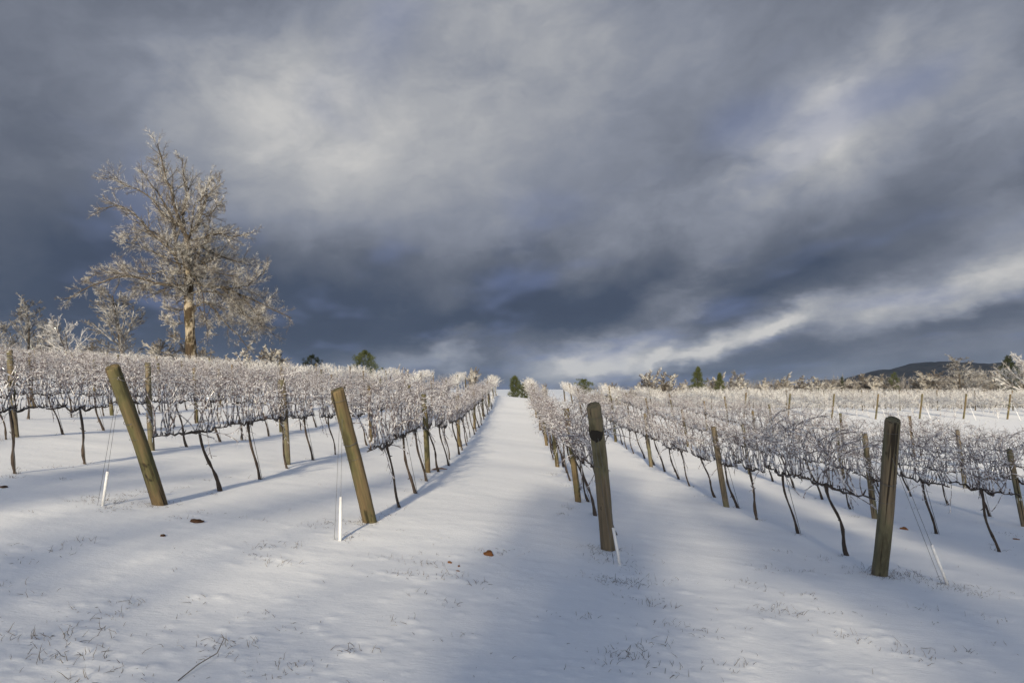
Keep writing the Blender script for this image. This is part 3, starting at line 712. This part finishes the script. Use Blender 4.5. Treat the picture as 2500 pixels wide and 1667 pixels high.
def great_tree():
    d = 58.0; rg = np.random.default_rng(21); s = d / F
    bx = (465 - VX) * s; base = np.array([bx, d, gz(bx, d)])
    def cp(cx, cy, dep=0.0): return W(150 + cx / 2.528, 300 + cy / 2.528, d) + np.array([0, dep, 0]) - base
    root = thing('bare_tree', 'tall ice-crusted bare tree with mottled trunk rising behind the left rows', 'tree', tuple(base))
    tr = [np.array([0, 0, -.5]), np.array([.02, 0, .6])] + [cp(*p) for p in [(800, 1470), (797, 1350), (790, 1200), (785, 1080), (786, 950), (776, 850), (778, 760), (770, 690)]]
    P = smooth_path(tr, 34); z = np.linspace(0, 1, 34)
    rr = np.interp(z, [0, .06, .2, .6, .8, 1], [.66, .52, .44, .36, .28, .17]) * (1 + .04 * rg.normal(size=34))
    b = MB(); b.tubes(P, rr, 16); obj('trunk', b.mesh('tree_trunk', M['trunk']), root)
    limbs = [
     ([(772, 720), (745, 620), (705, 450), (668, 290), (645, 165)], .16, -1.0), ([(780, 730), (830, 580), (850, 440), (860, 300)], .13, 1.2),
     ([(772, 700), (735, 560), (760, 420), (730, 320), (705, 190)], .12, .8), ([(735, 900), (690, 790), (600, 710), (500, 590), (420, 540), (300, 560)], .13, -1.2),
     ([(705, 830), (690, 700), (655, 560), (560, 420), (440, 260)], .14, 1.0), ([(640, 560), (530, 440), (430, 400), (325, 350)], .08, -.6),
     ([(790, 1000), (700, 1010), (580, 988), (450, 960), (330, 1000), (230, 1050), (140, 1112)], .13, -1.8), ([(765, 930), (640, 905), (500, 920), (390, 905), (270, 845)], .09, 1.8),
     ([(690, 800), (560, 670), (420, 655), (285, 660)], .08, 1.5), ([(800, 725), (880, 722), (1000, 700), (1100, 735), (1210, 715)], .11, -1.5),
     ([(795, 770), (870, 765), (960, 820), (1050, 835), (1125, 850)], .09, 1.8), ([(800, 810), (880, 850), (960, 925), (1060, 960), (1180, 985)], .10, -2.2),
     ([(810, 990), (900, 1002), (1000, 1018), (1120, 1070), (1240, 1125), (1385, 1195)], .14, 1.0), ([(1000, 1015), (1120, 1020), (1220, 980), (1300, 915)], .07, -.8),
     ([(815, 1165), (850, 1130), (930, 1120), (1000, 1195), (1100, 1290), (1205, 1400)], .12, -1.2), ([(815, 1045), (930, 1040), (1050, 1120), (1150, 1230), (1240, 1290)], .10, 2.0),
     ([(850, 1140), (880, 1220), (895, 1300)], .05, .5), ([(765, 1075), (700, 1100), (660, 1060), (580, 1040)], .05, 1.0), ([(760, 1150), (700, 1170), (660, 1130)], .04, -.5),
     ([(752, 1243), (690, 1240), (620, 1200)], .03, 0), ([(755, 1335), (700, 1330), (665, 1300)], .03, .3), ([(860, 560), (930, 580), (990, 530), (1050, 540)], .07, -1.0),
     ([(840, 480), (900, 420), (930, 330)], .06, 1.0), ([(690, 400), (600, 330), (560, 215)], .06, .6), ([(780, 880), (700, 860), (600, 800), (530, 790)], .07, -2.5), ([(785, 960), (860, 960), (960, 1100), (1030, 1350)], .07, -2.8),
     ([(900, 1002), (1010, 1080), (1090, 1180), (1130, 1300)], .06, 1.6), ([(1120, 1070), (1220, 1180), (1280, 1270)], .05, -1.2), ([(1000, 1018), (1130, 1150), (1250, 1230), (1330, 1190)], .06, -2.4), ([(930, 1120), (1030, 1150), (1130, 1190), (1200, 1260)], .05, .8),
     ([(800, 950), (960, 960), (1080, 1010), (1180, 1060)], .06, 2.6), ([(580, 990), (480, 1010), (400, 1060)], .05, 1.0), ([(450, 960), (330, 930), (200, 960)], .05, -.6), ([(700, 1010), (600, 1060), (560, 1040)], .04, -1.0), ([(745, 620), (650, 600), (540, 540)], .05, 1.4), ([(830, 580), (900, 640), (1000, 640)], .05, 1.4)]
    b2 = MB(); tw = MB(); lim = []
    for pts, r0, dep in limbs:
        n = len(pts); Pw = np.array([cp(p[0], p[1], dep * (i / (n - 1)) * 1.4) for i, p in enumerate(pts)])
        P = smooth_path(Pw, 14); P[1:-1] += rg.normal(0, .05, (12, 3)); lim.append((P, r0 * np.linspace(1, .22, 14)))
    for k in range(9):                                    # limbs towards and away from the viewer
        h = rg.uniform(.45, .98); p0 = np.array([np.interp(h, z, P_) for P_ in np.array([cp(790, 1100), cp(775, 690)]).T]) if False else cp(780, 1080 - 380 * (k / 9))
        sg = 1 if k % 2 else -1
        D = np.array([[rg.normal(0, .5), sg, rg.uniform(.1, .6)]]); P = curve_from(p0[None], D, np.array([rg.uniform(3.0, 4.6)]), 14, .10, .02, rg)[0]
        lim.append((P, .10 * np.linspace(1, .22, 14)))
    LPn = np.stack([l[0] for l in lim]); LR = np.stack([l[1] for l in lim])
    b2.tubes(LPn, LR, 7)
    Pa, Ra = spawn(LPn, LR, 24, .10, 1.0, .72, .42, 6, .12, .03, rg, .42, .016, 1, .10, 5.6)
    b2.tubes(Pa, Ra, 3)
    Pb, Rb = spawn(Pa, Ra, 13, .08, 1.0, .66, .42, 3, .14, .02, rg, .55, .0095, 1, .04)
    tw.tubes(Pb, Rb, 3)
    Pc, Rc = spawn(Pb, Rb, 7, .05, 1.0, .70, .55, 2, .2, .02, rg, .75, .0072, 1, .0)
    tw.spikes(Pc, np.maximum(Rc[:, 0] * .8, .0072))
    crown = obj('crown', tw.mesh('tree_twigs', M['twig']), root, kind='stuff')
    obj('limbs', b2.mesh('tree_limbs', M['limb']), root, kind='stuff')
great_tree()

def bare_meshes(seed, H, form, twig, n1=14, n2=9, n3=6, n4=0, trunk_r=None, stems=1, rt=.012):
    """trunk and crown meshes of a leafless tree: form = 'round', 'upright', 'shrub' or 'spread'"""
    rg = np.random.default_rng(seed)
    P = []; Rr = []
    r0 = trunk_r or H * .016
    for q in range(stems):
        lean = rg.normal(0, .05 if stems == 1 else .28, 2)
        D = np.array([[lean[0], lean[1], 1.0]])
        top = H * ({'round': .74, 'upright': .9, 'shrub': .7, 'spread': .62}[form]) * rg.uniform(.85, 1.05)
        P.append(curve_from(np.array([[rg.normal(0, .12 * (stems > 1)), rg.normal(0, .12 * (stems > 1)), -.3]]), D, np.array([top + .3]), 12, .05, .02, rg)[0]); Rr.append(r0 * np.linspace(1, .2, 12) / math.sqrt(stems))
    P, Rr = np.stack(P), np.stack(Rr)
    tb = MB(); tb.tubes(P, Rr, 9)
    pr = {'round': (.22, .95, .42, .05, .28), 'upright': (.18, .62, .36, .09, .30), 'shrub': (.10, .75, .50, .03, .26), 'spread': (.34, 1.15, .60, .02, .12)}[form]
    cb = MB()
    Pa, Ra = spawn(P, Rr, n1, pr[0], 1.0, pr[1], pr[2], 8, .11, pr[3], rg, .5, .02, 1, pr[4]); cb.tubes(Pa, Ra, 5)
    Pb, Rb = spawn(Pa, Ra, n2, .2, 1.0, .7, .40, 5, .15, .03, rg, .5, rt, 1, .10); cb.tubes(Pb, Rb, 3)
    Pc, Rc = spawn(Pb, Rb, n3, .15, 1.0, .7, .48, 3, .18, .02, rg, .65, rt * .8, 1, .06); cb.tubes(Pc, Rc, 3)
    if n4:
        Pd, Rd = spawn(Pc, Rc, n4, .2, 1.0, .7, .55, 2, .2, 0, rg, .75, rt * .7, 1, 0); cb.spikes(Pd, Rd[:, 0])
    return tb.mesh('trunk', M['limb']), cb.mesh('crown', M[twig])
TREES = {
 'tall_a': bare_meshes(31, 10, 'upright', 'twig_dull', 24, 9, 6, 5, rt=.024), 'tall_b': bare_meshes(32, 10, 'round', 'twig_dull', 24, 9, 6, 5, rt=.024), 'tall_c': bare_meshes(33, 10, 'upright', 'twig', 22, 9, 6, 5, rt=.022),
 'white': bare_meshes(34, 5, 'spread', 'twig_white', 15, 8, 4, 2, .09, 2, .011), 'shrub_a': bare_meshes(35, 5, 'shrub', 'twig', 14, 9, 6, 4, .07, 3, .030), 'shrub_b': bare_meshes(36, 5, 'shrub', 'twig_tan', 14, 9, 6, 4, .07, 3, .032),
 'shrub_c': bare_meshes(37, 5, 'shrub', 'twig_tan', 13, 9, 6, 4, .07, 4, .032), 'white_big': bare_meshes(38, 7, 'spread', 'twig_white', 28, 9, 5, 3, .12, 1, .018),
 'shade': bare_meshes(39, 10, 'round', 'twig_dull', 22, 9, 6, 6, rt=.022)}
def crown_top(me):
    v = np.empty(len(me.vertices) * 3, np.float32); me.vertices.foreach_get('co', v); return float(np.percentile(v[2::3], 99.6))
TOP = {k: crown_top(m[1]) for k, m in TREES.items()}
def ground_far(x, y):
    return gz(x, y)
def put_tree(kind, px, top_py, d, label, sx=1.0, group=None, name='bare_tree', rz=None, H0=None):
    x = (px - VX) / F * d; z = ground_far(x, d)
    H0 = TOP[kind]
    H = EYE - (top_py - VY) / F * d - z
    t = thing(name, label, 'tree' if name != 'bare_shrub' else 'shrub', (x, d, z), group)
    k = H / H0; t.scale = (k * sx, k * sx, k); t.rotation_euler = (0, 0, rng.uniform(0, 6.28) if rz is None else rz)
    tb, cb = TREES[kind]
    obj('trunk', tb, t); c = obj('crown', cb, t); c['kind'] = 'stuff'
    return t
LG = 'bare trees behind the left rows'
put_tree('tall_b', 318, 690, 78, 'dull grey upright bare tree between the white sapling and the great tree', 1.3, LG)
put_tree('tall_b', 66, 728, 82, 'rounded grey bare tree with forked trunk behind the far left posts', 1.05, LG)
put_tree('tall_c', -18, 640, 70, 'iced tree cut by the left edge of the picture', 1.1, LG)
put_tree('tall_b', 132, 775, 92, 'low grey bare tree just left of the white sapling', 1.2, LG)
put_tree('tall_b', 20, 770, 95, 'dim grey bare tree lowest behind the far left posts', 1.2, LG)
put_tree('white', 183, 772, 63, 'small white-frosted sapling with two stems behind the left rows', .72, LG)
put_tree('shrub_b', 255, 838, 84, 'low dull shrub between the white sapling and the upright tree', 1.1, LG, 'bare_shrub')
put_tree('shrub_b', 412, 832, 92, 'small brown bush left of the great tree trunk', 1.2, LG, 'bare_shrub')
put_tree('shrub_b', 512, 838, 92, 'small brown bush right of the great tree trunk', 1.5, LG, 'bare_shrub')
put_tree('shrub_a', 638, 842, 88, 'pale iced bush under the drooping limb of the great tree', 1.3, LG, 'bare_shrub')
put_tree('shrub_a', 688, 846, 92, 'pale iced bush just left of the two dark evergreens', 1.5, LG, 'bare_shrub')
put_tree('shrub_a', 590, 868, 86, 'low pale bush below the drooping limb tip', 1.5, LG, 'bare_shrub')
CG = 'iced trees along the crest'
put_tree('shrub_a', 978, 892, 84, 'small pale iced bush right of the larger round evergreen', .7, CG, 'bare_shrub')
put_tree('shrub_b', 1146, 897, 82, 'pinkish bare bush above the far end of the left rows', .8, CG, 'bare_shrub')
put_tree('shrub_a', 1395, 912, 84, 'iced shrub just above the crest right of the lane', .6, CG, 'bare_shrub') if False else None
put_tree('shrub_b', 1330, 935, 80, 'small pinkish bush at the top of the row right of the lane', .6, CG, 'bare_shrub')
RG = 'iced trees and shrubs behind the right block'
for kind, px, top, d, sx, lab in [
 ('shrub_a', 1560, 906, 96, .9, 'iced shrub, left one of the pair above the right rows'), ('shrub_a', 1602, 902, 98, 1.0, 'iced shrub, right one of the pair above the right rows'), ('shrub_c', 1650, 928, 100, .9, 'low pinkish shrub left of the pointed cedar'),
 ('shrub_a', 1730, 915, 112, .8, 'pale shrub between the two cedars'), ('shrub_a', 1780, 912, 112, .8, 'pale narrow shrub right of the smaller cedar'), ('tall_b', 1815, 903, 115, .9, 'brownish iced tree right of the two cedars'), ('shrub_c', 1858, 924, 118, .9, 'olive shrub beside the brownish iced tree'),
 ('shrub_b', 1905, 926, 120, 1.2, 'low tan shrub in the hedge, first past the olive shrub'), ('shrub_a', 1955, 912, 122, 1.1, 'tall pale shrub in the tan hedge left of the blue ridge'), ('shrub_b', 2000, 930, 124, 1.1, 'low tan shrub below the faint blue ridge'),
 ('shrub_b', 2060, 926, 126, 1.2, 'tan shrub left of the dark wooded hill'), ('shrub_c', 2110, 920, 126, 1.2, 'tan shrub at the left foot of the dark hill'), ('shrub_b', 2150, 912, 126, 1.1, 'iced tan shrub in front of the left end of the hill'),
 ('shrub_c', 2200, 914, 124, 1.2, 'tan shrub in front of the dark hill slope'), ('shrub_b', 2250, 905, 122, 1.2, 'tan shrub in front of the hill summit'), ('shrub_c', 2295, 910, 118, 1.2, 'brown shrub left of the tall brown tree'),
 ('tall_b', 2343, 868, 104, 1.0, 'tall brown bare tree with a ragged top before the hill'), ('tall_b', 2395, 900, 118, 1.3, 'brown bare tree right of the tall ragged one'), ('shrub_c', 2430, 905, 122, 1.3, 'dark brown thicket shrub left of the white tree'),
 ('tall_a', 2452, 888, 128, 1.4, 'brown tree behind the white frosted tree'), ('shrub_c', 2370, 922, 112, 1.3, 'low brown shrub under the tall ragged tree'), ('white_big', 2500, 845, 66, .60, 'large white-frosted tree cut by the right edge of the picture'),
 ('shrub_b', 1480, 934, 100, .9, 'low pale shrub above the crest left of the iced pair'), ('shrub_c', 2500, 905, 124, 1.4, 'dark thicket shrub behind the white frosted tree')]:
    put_tree(kind, px, top, d, lab, sx * 1.45, RG, 'bare_shrub' if kind.startswith('shrub') else 'bare_tree')
# the low wood further back reads as one brown mass
def far_wood(name, label, px0, px1, d0, d1, tops, mat, seed, step, n=26):
    b = MB(); rg = np.random.default_rng(seed)
    for px in np.arange(px0, px1, step):
        yy = rg.uniform(d0, d1); x = (px - VX) / F * yy; gzv = ground_far(x, yy)
        H = EYE - (np.interp(px, [t[0] for t in tops], [t[1] for t in tops]) + rg.normal(0, 4) - VY) / F * yy - gzv
        p0 = np.stack([x + rg.normal(0, .9, n), yy + rg.normal(0, 1.5, n), np.full(n, gzv)], 1)
        P = curve_from(p0, np.stack([rg.normal(0, .3, n), rg.normal(0, .3, n), np.ones(n)], 1), H * rg.uniform(.55, 1.0, n), 5, .10, .02, rg); Rr = np.full((n, 5), .04) * np.linspace(1, .4, 5)
        b.tubes(P, Rr, 3); Pl, Rl = spawn(P, Rr, 14, .15, 1, .7, .26, 2, .15, .03, rg, .8, .024); b.spikes(Pl, Rl[:, 0])
    obj(name, b.mesh(name, M[mat]), kind='stuff', label=label)
far_wood('far_woods', 'tan leafless thicket in the distance beyond the right block', 1440, 2560, 128, 150, [(1440, 944), (1640, 932), (1800, 925), (1950, 921), (2100, 919), (2200, 914), (2300, 908), (2400, 898), (2560, 894)], 'twig_tan', 77, 9)
far_wood('far_woods', 'dim grey leafless wood behind the left rows', -60, 430, 105, 125, [(-60, 800), (60, 812), (200, 826), (300, 840), (430, 850)], 'twig_dull', 78, 18)

def evergreen(name, label, px, top_py, d, width_px, shape, mat, seed, n=420):
    rg = np.random.default_rng(seed)
    x = (px - VX) / F * d; z = ground_far(x, d); H = EYE - (top_py - VY) / F * d - z; Wd = width_px / F * d / 2
    t = thing(name, label, 'tree', (x, d, z), 'evergreens along the crest')
    tb = MB(); P = curve_from(np.array([[0, 0, -.3]]), np.array([[0, 0, 1.]]), np.array([H * .97 + .3]), 10, .02, .02, rg); tb.tubes(P, np.linspace(H * .018 + .04, .015, 10)[None], 8)
    cb = MB(); pos = []; 
    while len(pos) < n:
        h = rg.random()
        if shape == 'cone': rad = (1 - h) ** .85 * (.72 + .28 * math.sin(h * 34 + seed))
        elif shape == 'round': rad = math.sqrt(max(0, 1 - (2 * h - .92) ** 2)) * (.85 + .15 * math.sin(h * 21 + seed)) if h < .96 else .1
        else: rad = .55 + .45 * math.sin(h * 15 + seed)
        a = rg.uniform(0, 6.28); lob = 1 + .22 * math.sin(a * 3 + h * 8 + seed) + .12 * math.sin(a * 7 - h * 15)
        rr_ = rad * lob * math.sqrt(rg.uniform(.25, 1)); lo = .12 if shape != 'flat' else .5
        pos.append((rr_ * math.cos(a) * Wd, rr_ * math.sin(a) * Wd, H * (lo + (1 - lo) * h), a))
    for cx, cy, cz, a in pos[::12]:                        # boughs
        tb.tubes(np.array([[0, 0, max(.2, cz - .25 * math.hypot(cx, cy))], [cx * .6, cy * .6, cz], [cx, cy, cz + .02]]), np.array([.035, .02, .008]), 4)
    m = 26; pos = np.array(pos); c = np.repeat(pos[:, :3], m, 0); out_ = np.stack([np.cos(pos[:, 3]), np.sin(pos[:, 3]), np.full(len(pos), .55)], 1)
    dirs = norm(rg.normal(0, .75, (len(c), 3)) + np.repeat(out_, m, 0)); ln = rg.uniform(.10, .30, (len(c), 1)) * max(.7, H / 6)
    st = c + rg.normal(0, .10 * max(.7, H / 6), c.shape); wd = norm(np.cross(dirs, rg.normal(0, 1, c.shape))) * .022 * max(.7, H / 6)
    V = np.stack([st - wd, st + wd, st + dirs * ln], 1).reshape(-1, 3); cb.add(V, None, np.arange(len(V)).reshape(-1, 3))
    obj('trunk', tb.mesh('evergreen_trunk', M['limb']), t); o = obj('crown', cb.mesh('evergreen_crown', M[mat], False), t); o['kind'] = 'stuff'
    return t
evergreen('evergreen_tree', 'low dark round evergreen left of the taller olive one', 762, 868, 84, 76, 'round', 'needle_dark', 1, 360)
evergreen('evergreen_tree', 'round olive-green evergreen standing above the left rows', 890, 858, 84, 76, 'round', 'needle', 2, 480)
evergreen('evergreen_tree', 'small twin-lobed pine at the end of the snow lane', 1257, 919, 72, 30, 'round', 'needle', 3, 260)
evergreen('evergreen_tree', 'smaller pine lobe right of the pine at the lane end', 1280, 936, 72, 24, 'round', 'needle', 6, 180)
evergreen('evergreen_tree', 'flat ragged pine above the second row right of the lane', 1425, 926, 78, 50, 'flat', 'needle', 4, 200)
evergreen('cedar_tree', 'pointed cedar, larger of the two behind the right rows', 1704, 898, 104, 84, 'cone', 'needle', 5, 420)
evergreen('cedar_tree', 'pointed cedar, smaller of the two behind the right rows', 1757, 912, 104, 60, 'cone', 'needle', 8, 300)
evergreen('evergreen_tree', 'tiny dark evergreen in the tan hedge near the blue ridge', 2056, 921, 126, 16, 'cone', 'needle_dark', 10, 120)
evergreen('evergreen_tree', 'small round olive evergreen below the dark hill', 2183, 910, 122, 26, 'round', 'needle', 11, 160)
evergreen('evergreen_tree', 'dark evergreen behind the white frosted tree', 2462, 872, 100, 44, 'round', 'needle_dark', 12, 300)
evergreen('evergreen_tree', 'small dark bush low in the tan hedge', 1998, 948, 100, 14, 'round', 'needle_dark', 13, 90)

# ------------------------------------------------------------------ trees behind the viewer, whose shade lies on the foreground
SH = [('shade', -9.0, -14, 9.6, 1.0), ('shade', -6.4, -18, 11.0, .8), ('pine', -13.0, -15, 10.0, .8), ('shade', -16.5, -18, 12.0, 1.0), ('shade', -2.6, -22, 13.0, .9), ('shade', -1.6, -14, 11.0, .8), ('pine', 1.2, -15, 11.5, .75), ('shade', 3.2, -19, 13.0, .9),
      ('pine', 5.4, -15, 12.6, 1.1), ('shade', 8.0, -19, 14.0, 1.2), ('pine', 10.0, -14, 12.6, 1.1), ('shade', 13.0, -16, 13.5, 1.2), ('pine', 15.5, -19, 13.8, 1.1), ('shade', 19, -16, 13.5, 1.2), ('shade', -19, -15, 12.0, 1.2)]
def pine_meshes():
    rg = np.random.default_rng(91); tb = MB(); P = curve_from(np.array([[0, 0, -.3]]), np.array([[0, 0, 1.]]), np.array([9.8]), 12, .03, .02, rg); tb.tubes(P, np.linspace(.20, .03, 12)[None], 8)
    c = []
    for k in range(46):                                    # whorled boughs carrying needle clumps
        h = 2.6 + 7.0 * (k / 46); a = k * 2.4 + rg.normal(0, .3); L = (2.4 * (1 - (h - 2.6) / 7.4) ** .7 + .35) * rg.uniform(.7, 1.1)
        B = curve_from(np.array([[0, 0, h]]), np.array([[math.cos(a), math.sin(a), .12]]), np.array([L]), 6, .08, .02, rg)[0]; tb.tubes(B, np.linspace(.045, .012, 6), 5)
        for t in np.linspace(.3, 1, 9): c.append(np.array([np.interp(t * 5, range(6), B[:, q]) for q in range(3)]) + rg.normal(0, .14, 3))
    c = np.repeat(np.array(c), 40, 0); dirs = norm(rg.normal(0, 1, c.shape) + [0, 0, .4]); st = c + rg.normal(0, .12, c.shape); wd = norm(np.cross(dirs, rg.normal(0, 1, c.shape))) * .02
    V = np.stack([st - wd, st + wd, st + dirs * rg.uniform(.14, .3, (len(c), 1))], 1).reshape(-1, 3); cb = MB(); cb.add(V, None, np.arange(len(V)).reshape(-1, 3))
    return tb.mesh('pine_trunk', M['limb']), cb.mesh('pine_crown', M['needle'], False)
TREES['pine'] = pine_meshes(); TOP['pine'] = 9.8
for i, (kind, x, y, H, sx) in enumerate(SH):
    t = thing('pine_tree' if kind == 'pine' else 'bare_tree', 'tall %s standing behind the viewer, %s in the line from its west end' % ('pine' if kind == 'pine' else 'bare tree', ordinal(sorted(q[1] for q in SH).index(x) + 1)), 'tree', (x, y, gz(x, y)), 'tall trees behind the viewer that shade the foreground')
    k = H / TOP[kind]; t.scale = (k * sx, k * sx, k); t.rotation_euler = (0, 0, i * 1.7)
    tb, cb = TREES[kind]; obj('trunk', tb, t); c = obj('crown', cb, t); c['kind'] = 'stuff'

# ------------------------------------------------------------------ dead grass through the snow
gb = MB(); rg = np.random.default_rng(8)
P0, D, L, Rr = [], [], [], []
feet = [(e[0], e[1], 26, .11) for e in END] + [(e[0] - .12, e[1] - .05, 16, .8) for e in END] + [(v[3] + .1, v[0], 9, .06) for v in vines if v[0] < 17]
for x, y, n, sp in feet:                                  # tufts left standing round posts and vine trunks
    sp = min(sp, .12); z = gz(x, y)
    for _ in range(n):
        P0.append((x + rg.normal(0, sp), y + rg.normal(0, sp) - .03, z - .01)); D.append((rg.normal(0, .8), rg.normal(0, .6), .9)); L.append(rg.uniform(.03, .11)); Rr.append(rg.uniform(.0011, .0024))
for x, y, n, sc in tufts:
    z = gz(x, y); sp = .018 * math.sqrt(n) * (.9 + .5 * rg.random())
    for _ in range(n if n < 3 else int(n * 1.7)):
        P0.append((x + rg.normal(0, sp * 1.5), y + rg.normal(0, sp), z - .01)); D.append((rg.normal(0, .7), rg.normal(0, .55), 1.0)); L.append(rg.uniform(.025, .085) * sc); Rr.append(rg.uniform(.0010, .0021))
P = curve_from(np.array(P0), np.array(D), np.array(L), 4, .30, -.18, rg)
gb.tubes(P, np.array(Rr)[:, None] * np.array([1, 1, .8, .3])[None], 3)
x, y = hit(435, 1662); x2, y2 = hit(530, 1606); p0 = np.array([x, y, gz(x, y) + .004]); p1 = np.array([x2, y2, gz(x2, y2) + .03])   # the long fallen stalk
Pst = np.stack([p0, p0 * .5 + p1 * .5 + [0, 0, .012], p1, p1 + [.02, .05, .07], p1 + [.0, .06, .09]]); gb.tubes(Pst, np.array([.003, .003, .0028, .002, .001]), 5)
obj('grass', gb.mesh('grass', M['grass']), kind='stuff', label='dead grass blades poking through the snow')

# ------------------------------------------------------------------ clods, chips and stones
def lump(seed, sx, sy, sz):
    rg = np.random.default_rng(seed); import bmesh
    bm = bmesh.new(); bmesh.ops.create_icosphere(bm, subdivisions=3, radius=1.0)
    for v in bm.verts:
        c = v.co; k = 1 + .22 * math.sin(c.x * 3.1 + seed) * math.cos(c.y * 2.7 - seed) + .12 * math.sin(c.z * 6 + c.x * 5 + seed * 2) + rg.normal(0, .03)
        v.co = Vector((c.x * k * sx, c.y * k * sy, max(c.z, -.4) * k * sz))
    me = bpy.data.meshes.new('clod'); bm.to_mesh(me); bm.free()
    for p in me.polygons: p.use_smooth = True
    return me
for nm, px, py, sx, sy, sz, mt, lab, cat in [
 ('dirt_clod', 1193, 1354, .052, .045, .035, 'clod', 'orange-brown clay clod lying in the snow lane', 'clod'), ('dirt_clod', 480, 1274, .075, .05, .028, 'clod_dark', 'dark brown clod right of the leftmost leaning end post', 'clod'),
 ('dirt_clod', 398, 1308, .032, .022, .016, 'clod_dark', 'small dark clod below the larger dark brown clod', 'clod'), ('dirt_clod', 1098, 1373, .030, .018, .013, 'clod', 'largest of three brown crumbs left of the orange clod', 'clod'),
 ('dirt_clod', 1120, 1382, .020, .010, .009, 'clod', 'thin brown crumb between the other two left of the orange clod', 'clod'), ('dirt_clod', 1117, 1394, .020, .010, .009, 'clod', 'lowest of three brown crumbs left of the orange clod', 'clod'),
 ('stone', 2207, 1292, .062, .045, .032, 'clod', 'tan stone in the snow right of the dark upright end post', 'stone'), ('dirt_clod', 2480, 1316, .055, .04, .014, 'clod', 'flat brown clod near the right edge of the picture', 'clod'),
 ('dirt_clod', 8, 1189, .06, .04, .014, 'clod_dark', 'flat dark clod at the left edge of the picture', 'clod'), ('dirt_clod', 607, 1054, .05, .04, .02, 'clod_dark', 'tiny dark clod under the second row left of the lane', 'clod')]:
    x, y = hit(px, py); me = lump(px, sx, sy, sz); me.materials.append(M[mt]); o = obj(nm, me, label=lab, category=cat); o.location = (x, y, gz(x, y) + sz * .25); o.rotation_euler = (0, 0, px * .7)
x, y = hit(1072, 1148); b = MB(); b.tubes(np.array([[-.16, -.02, .0], [-.05, 0, .03], [.06, .01, .03], [.17, .02, .01]]), np.array([.014, .020, .017, .006]), 7, True)
o = obj('wood_chip', b.mesh('wood_chip', M['chip']), label='splintered brown stick lying under the first row left of the lane', category='stick'); o.location = (x, y, gz(x, y) + .01)


# ------------------------------------------------------------------ thin blue air
hm = bpy.data.materials.new('haze'); hm.use_nodes = True; ht = hm.node_tree; ht.nodes.clear()
pv = ht.nodes.new('ShaderNodeVolumePrincipled'); pv.inputs['Color'].default_value = (.48, .66, 1.0, 1); pv.inputs['Density'].default_value = .00007; pv.inputs['Anisotropy'].default_value = 0.1
ho = ht.nodes.new('ShaderNodeOutputMaterial'); ht.links.new(pv.outputs[0], ho.inputs['Volume'])
X, Y0, Y1, Z0, Z1 = 7000.0, -300.0, 4200.0, -40.0, 130.0
V = [(x, y, z) for z in (Z0, Z1) for y in (Y0, Y1) for x in (-X, X)]
obj('haze', mesh_np('haze', V, [(0, 2, 3, 1), (4, 5, 7, 6), (0, 1, 5, 4), (2, 6, 7, 3), (0, 4, 6, 2), (1, 3, 7, 5)], None, hm, False), kind='stuff', label='thin bluish winter air')
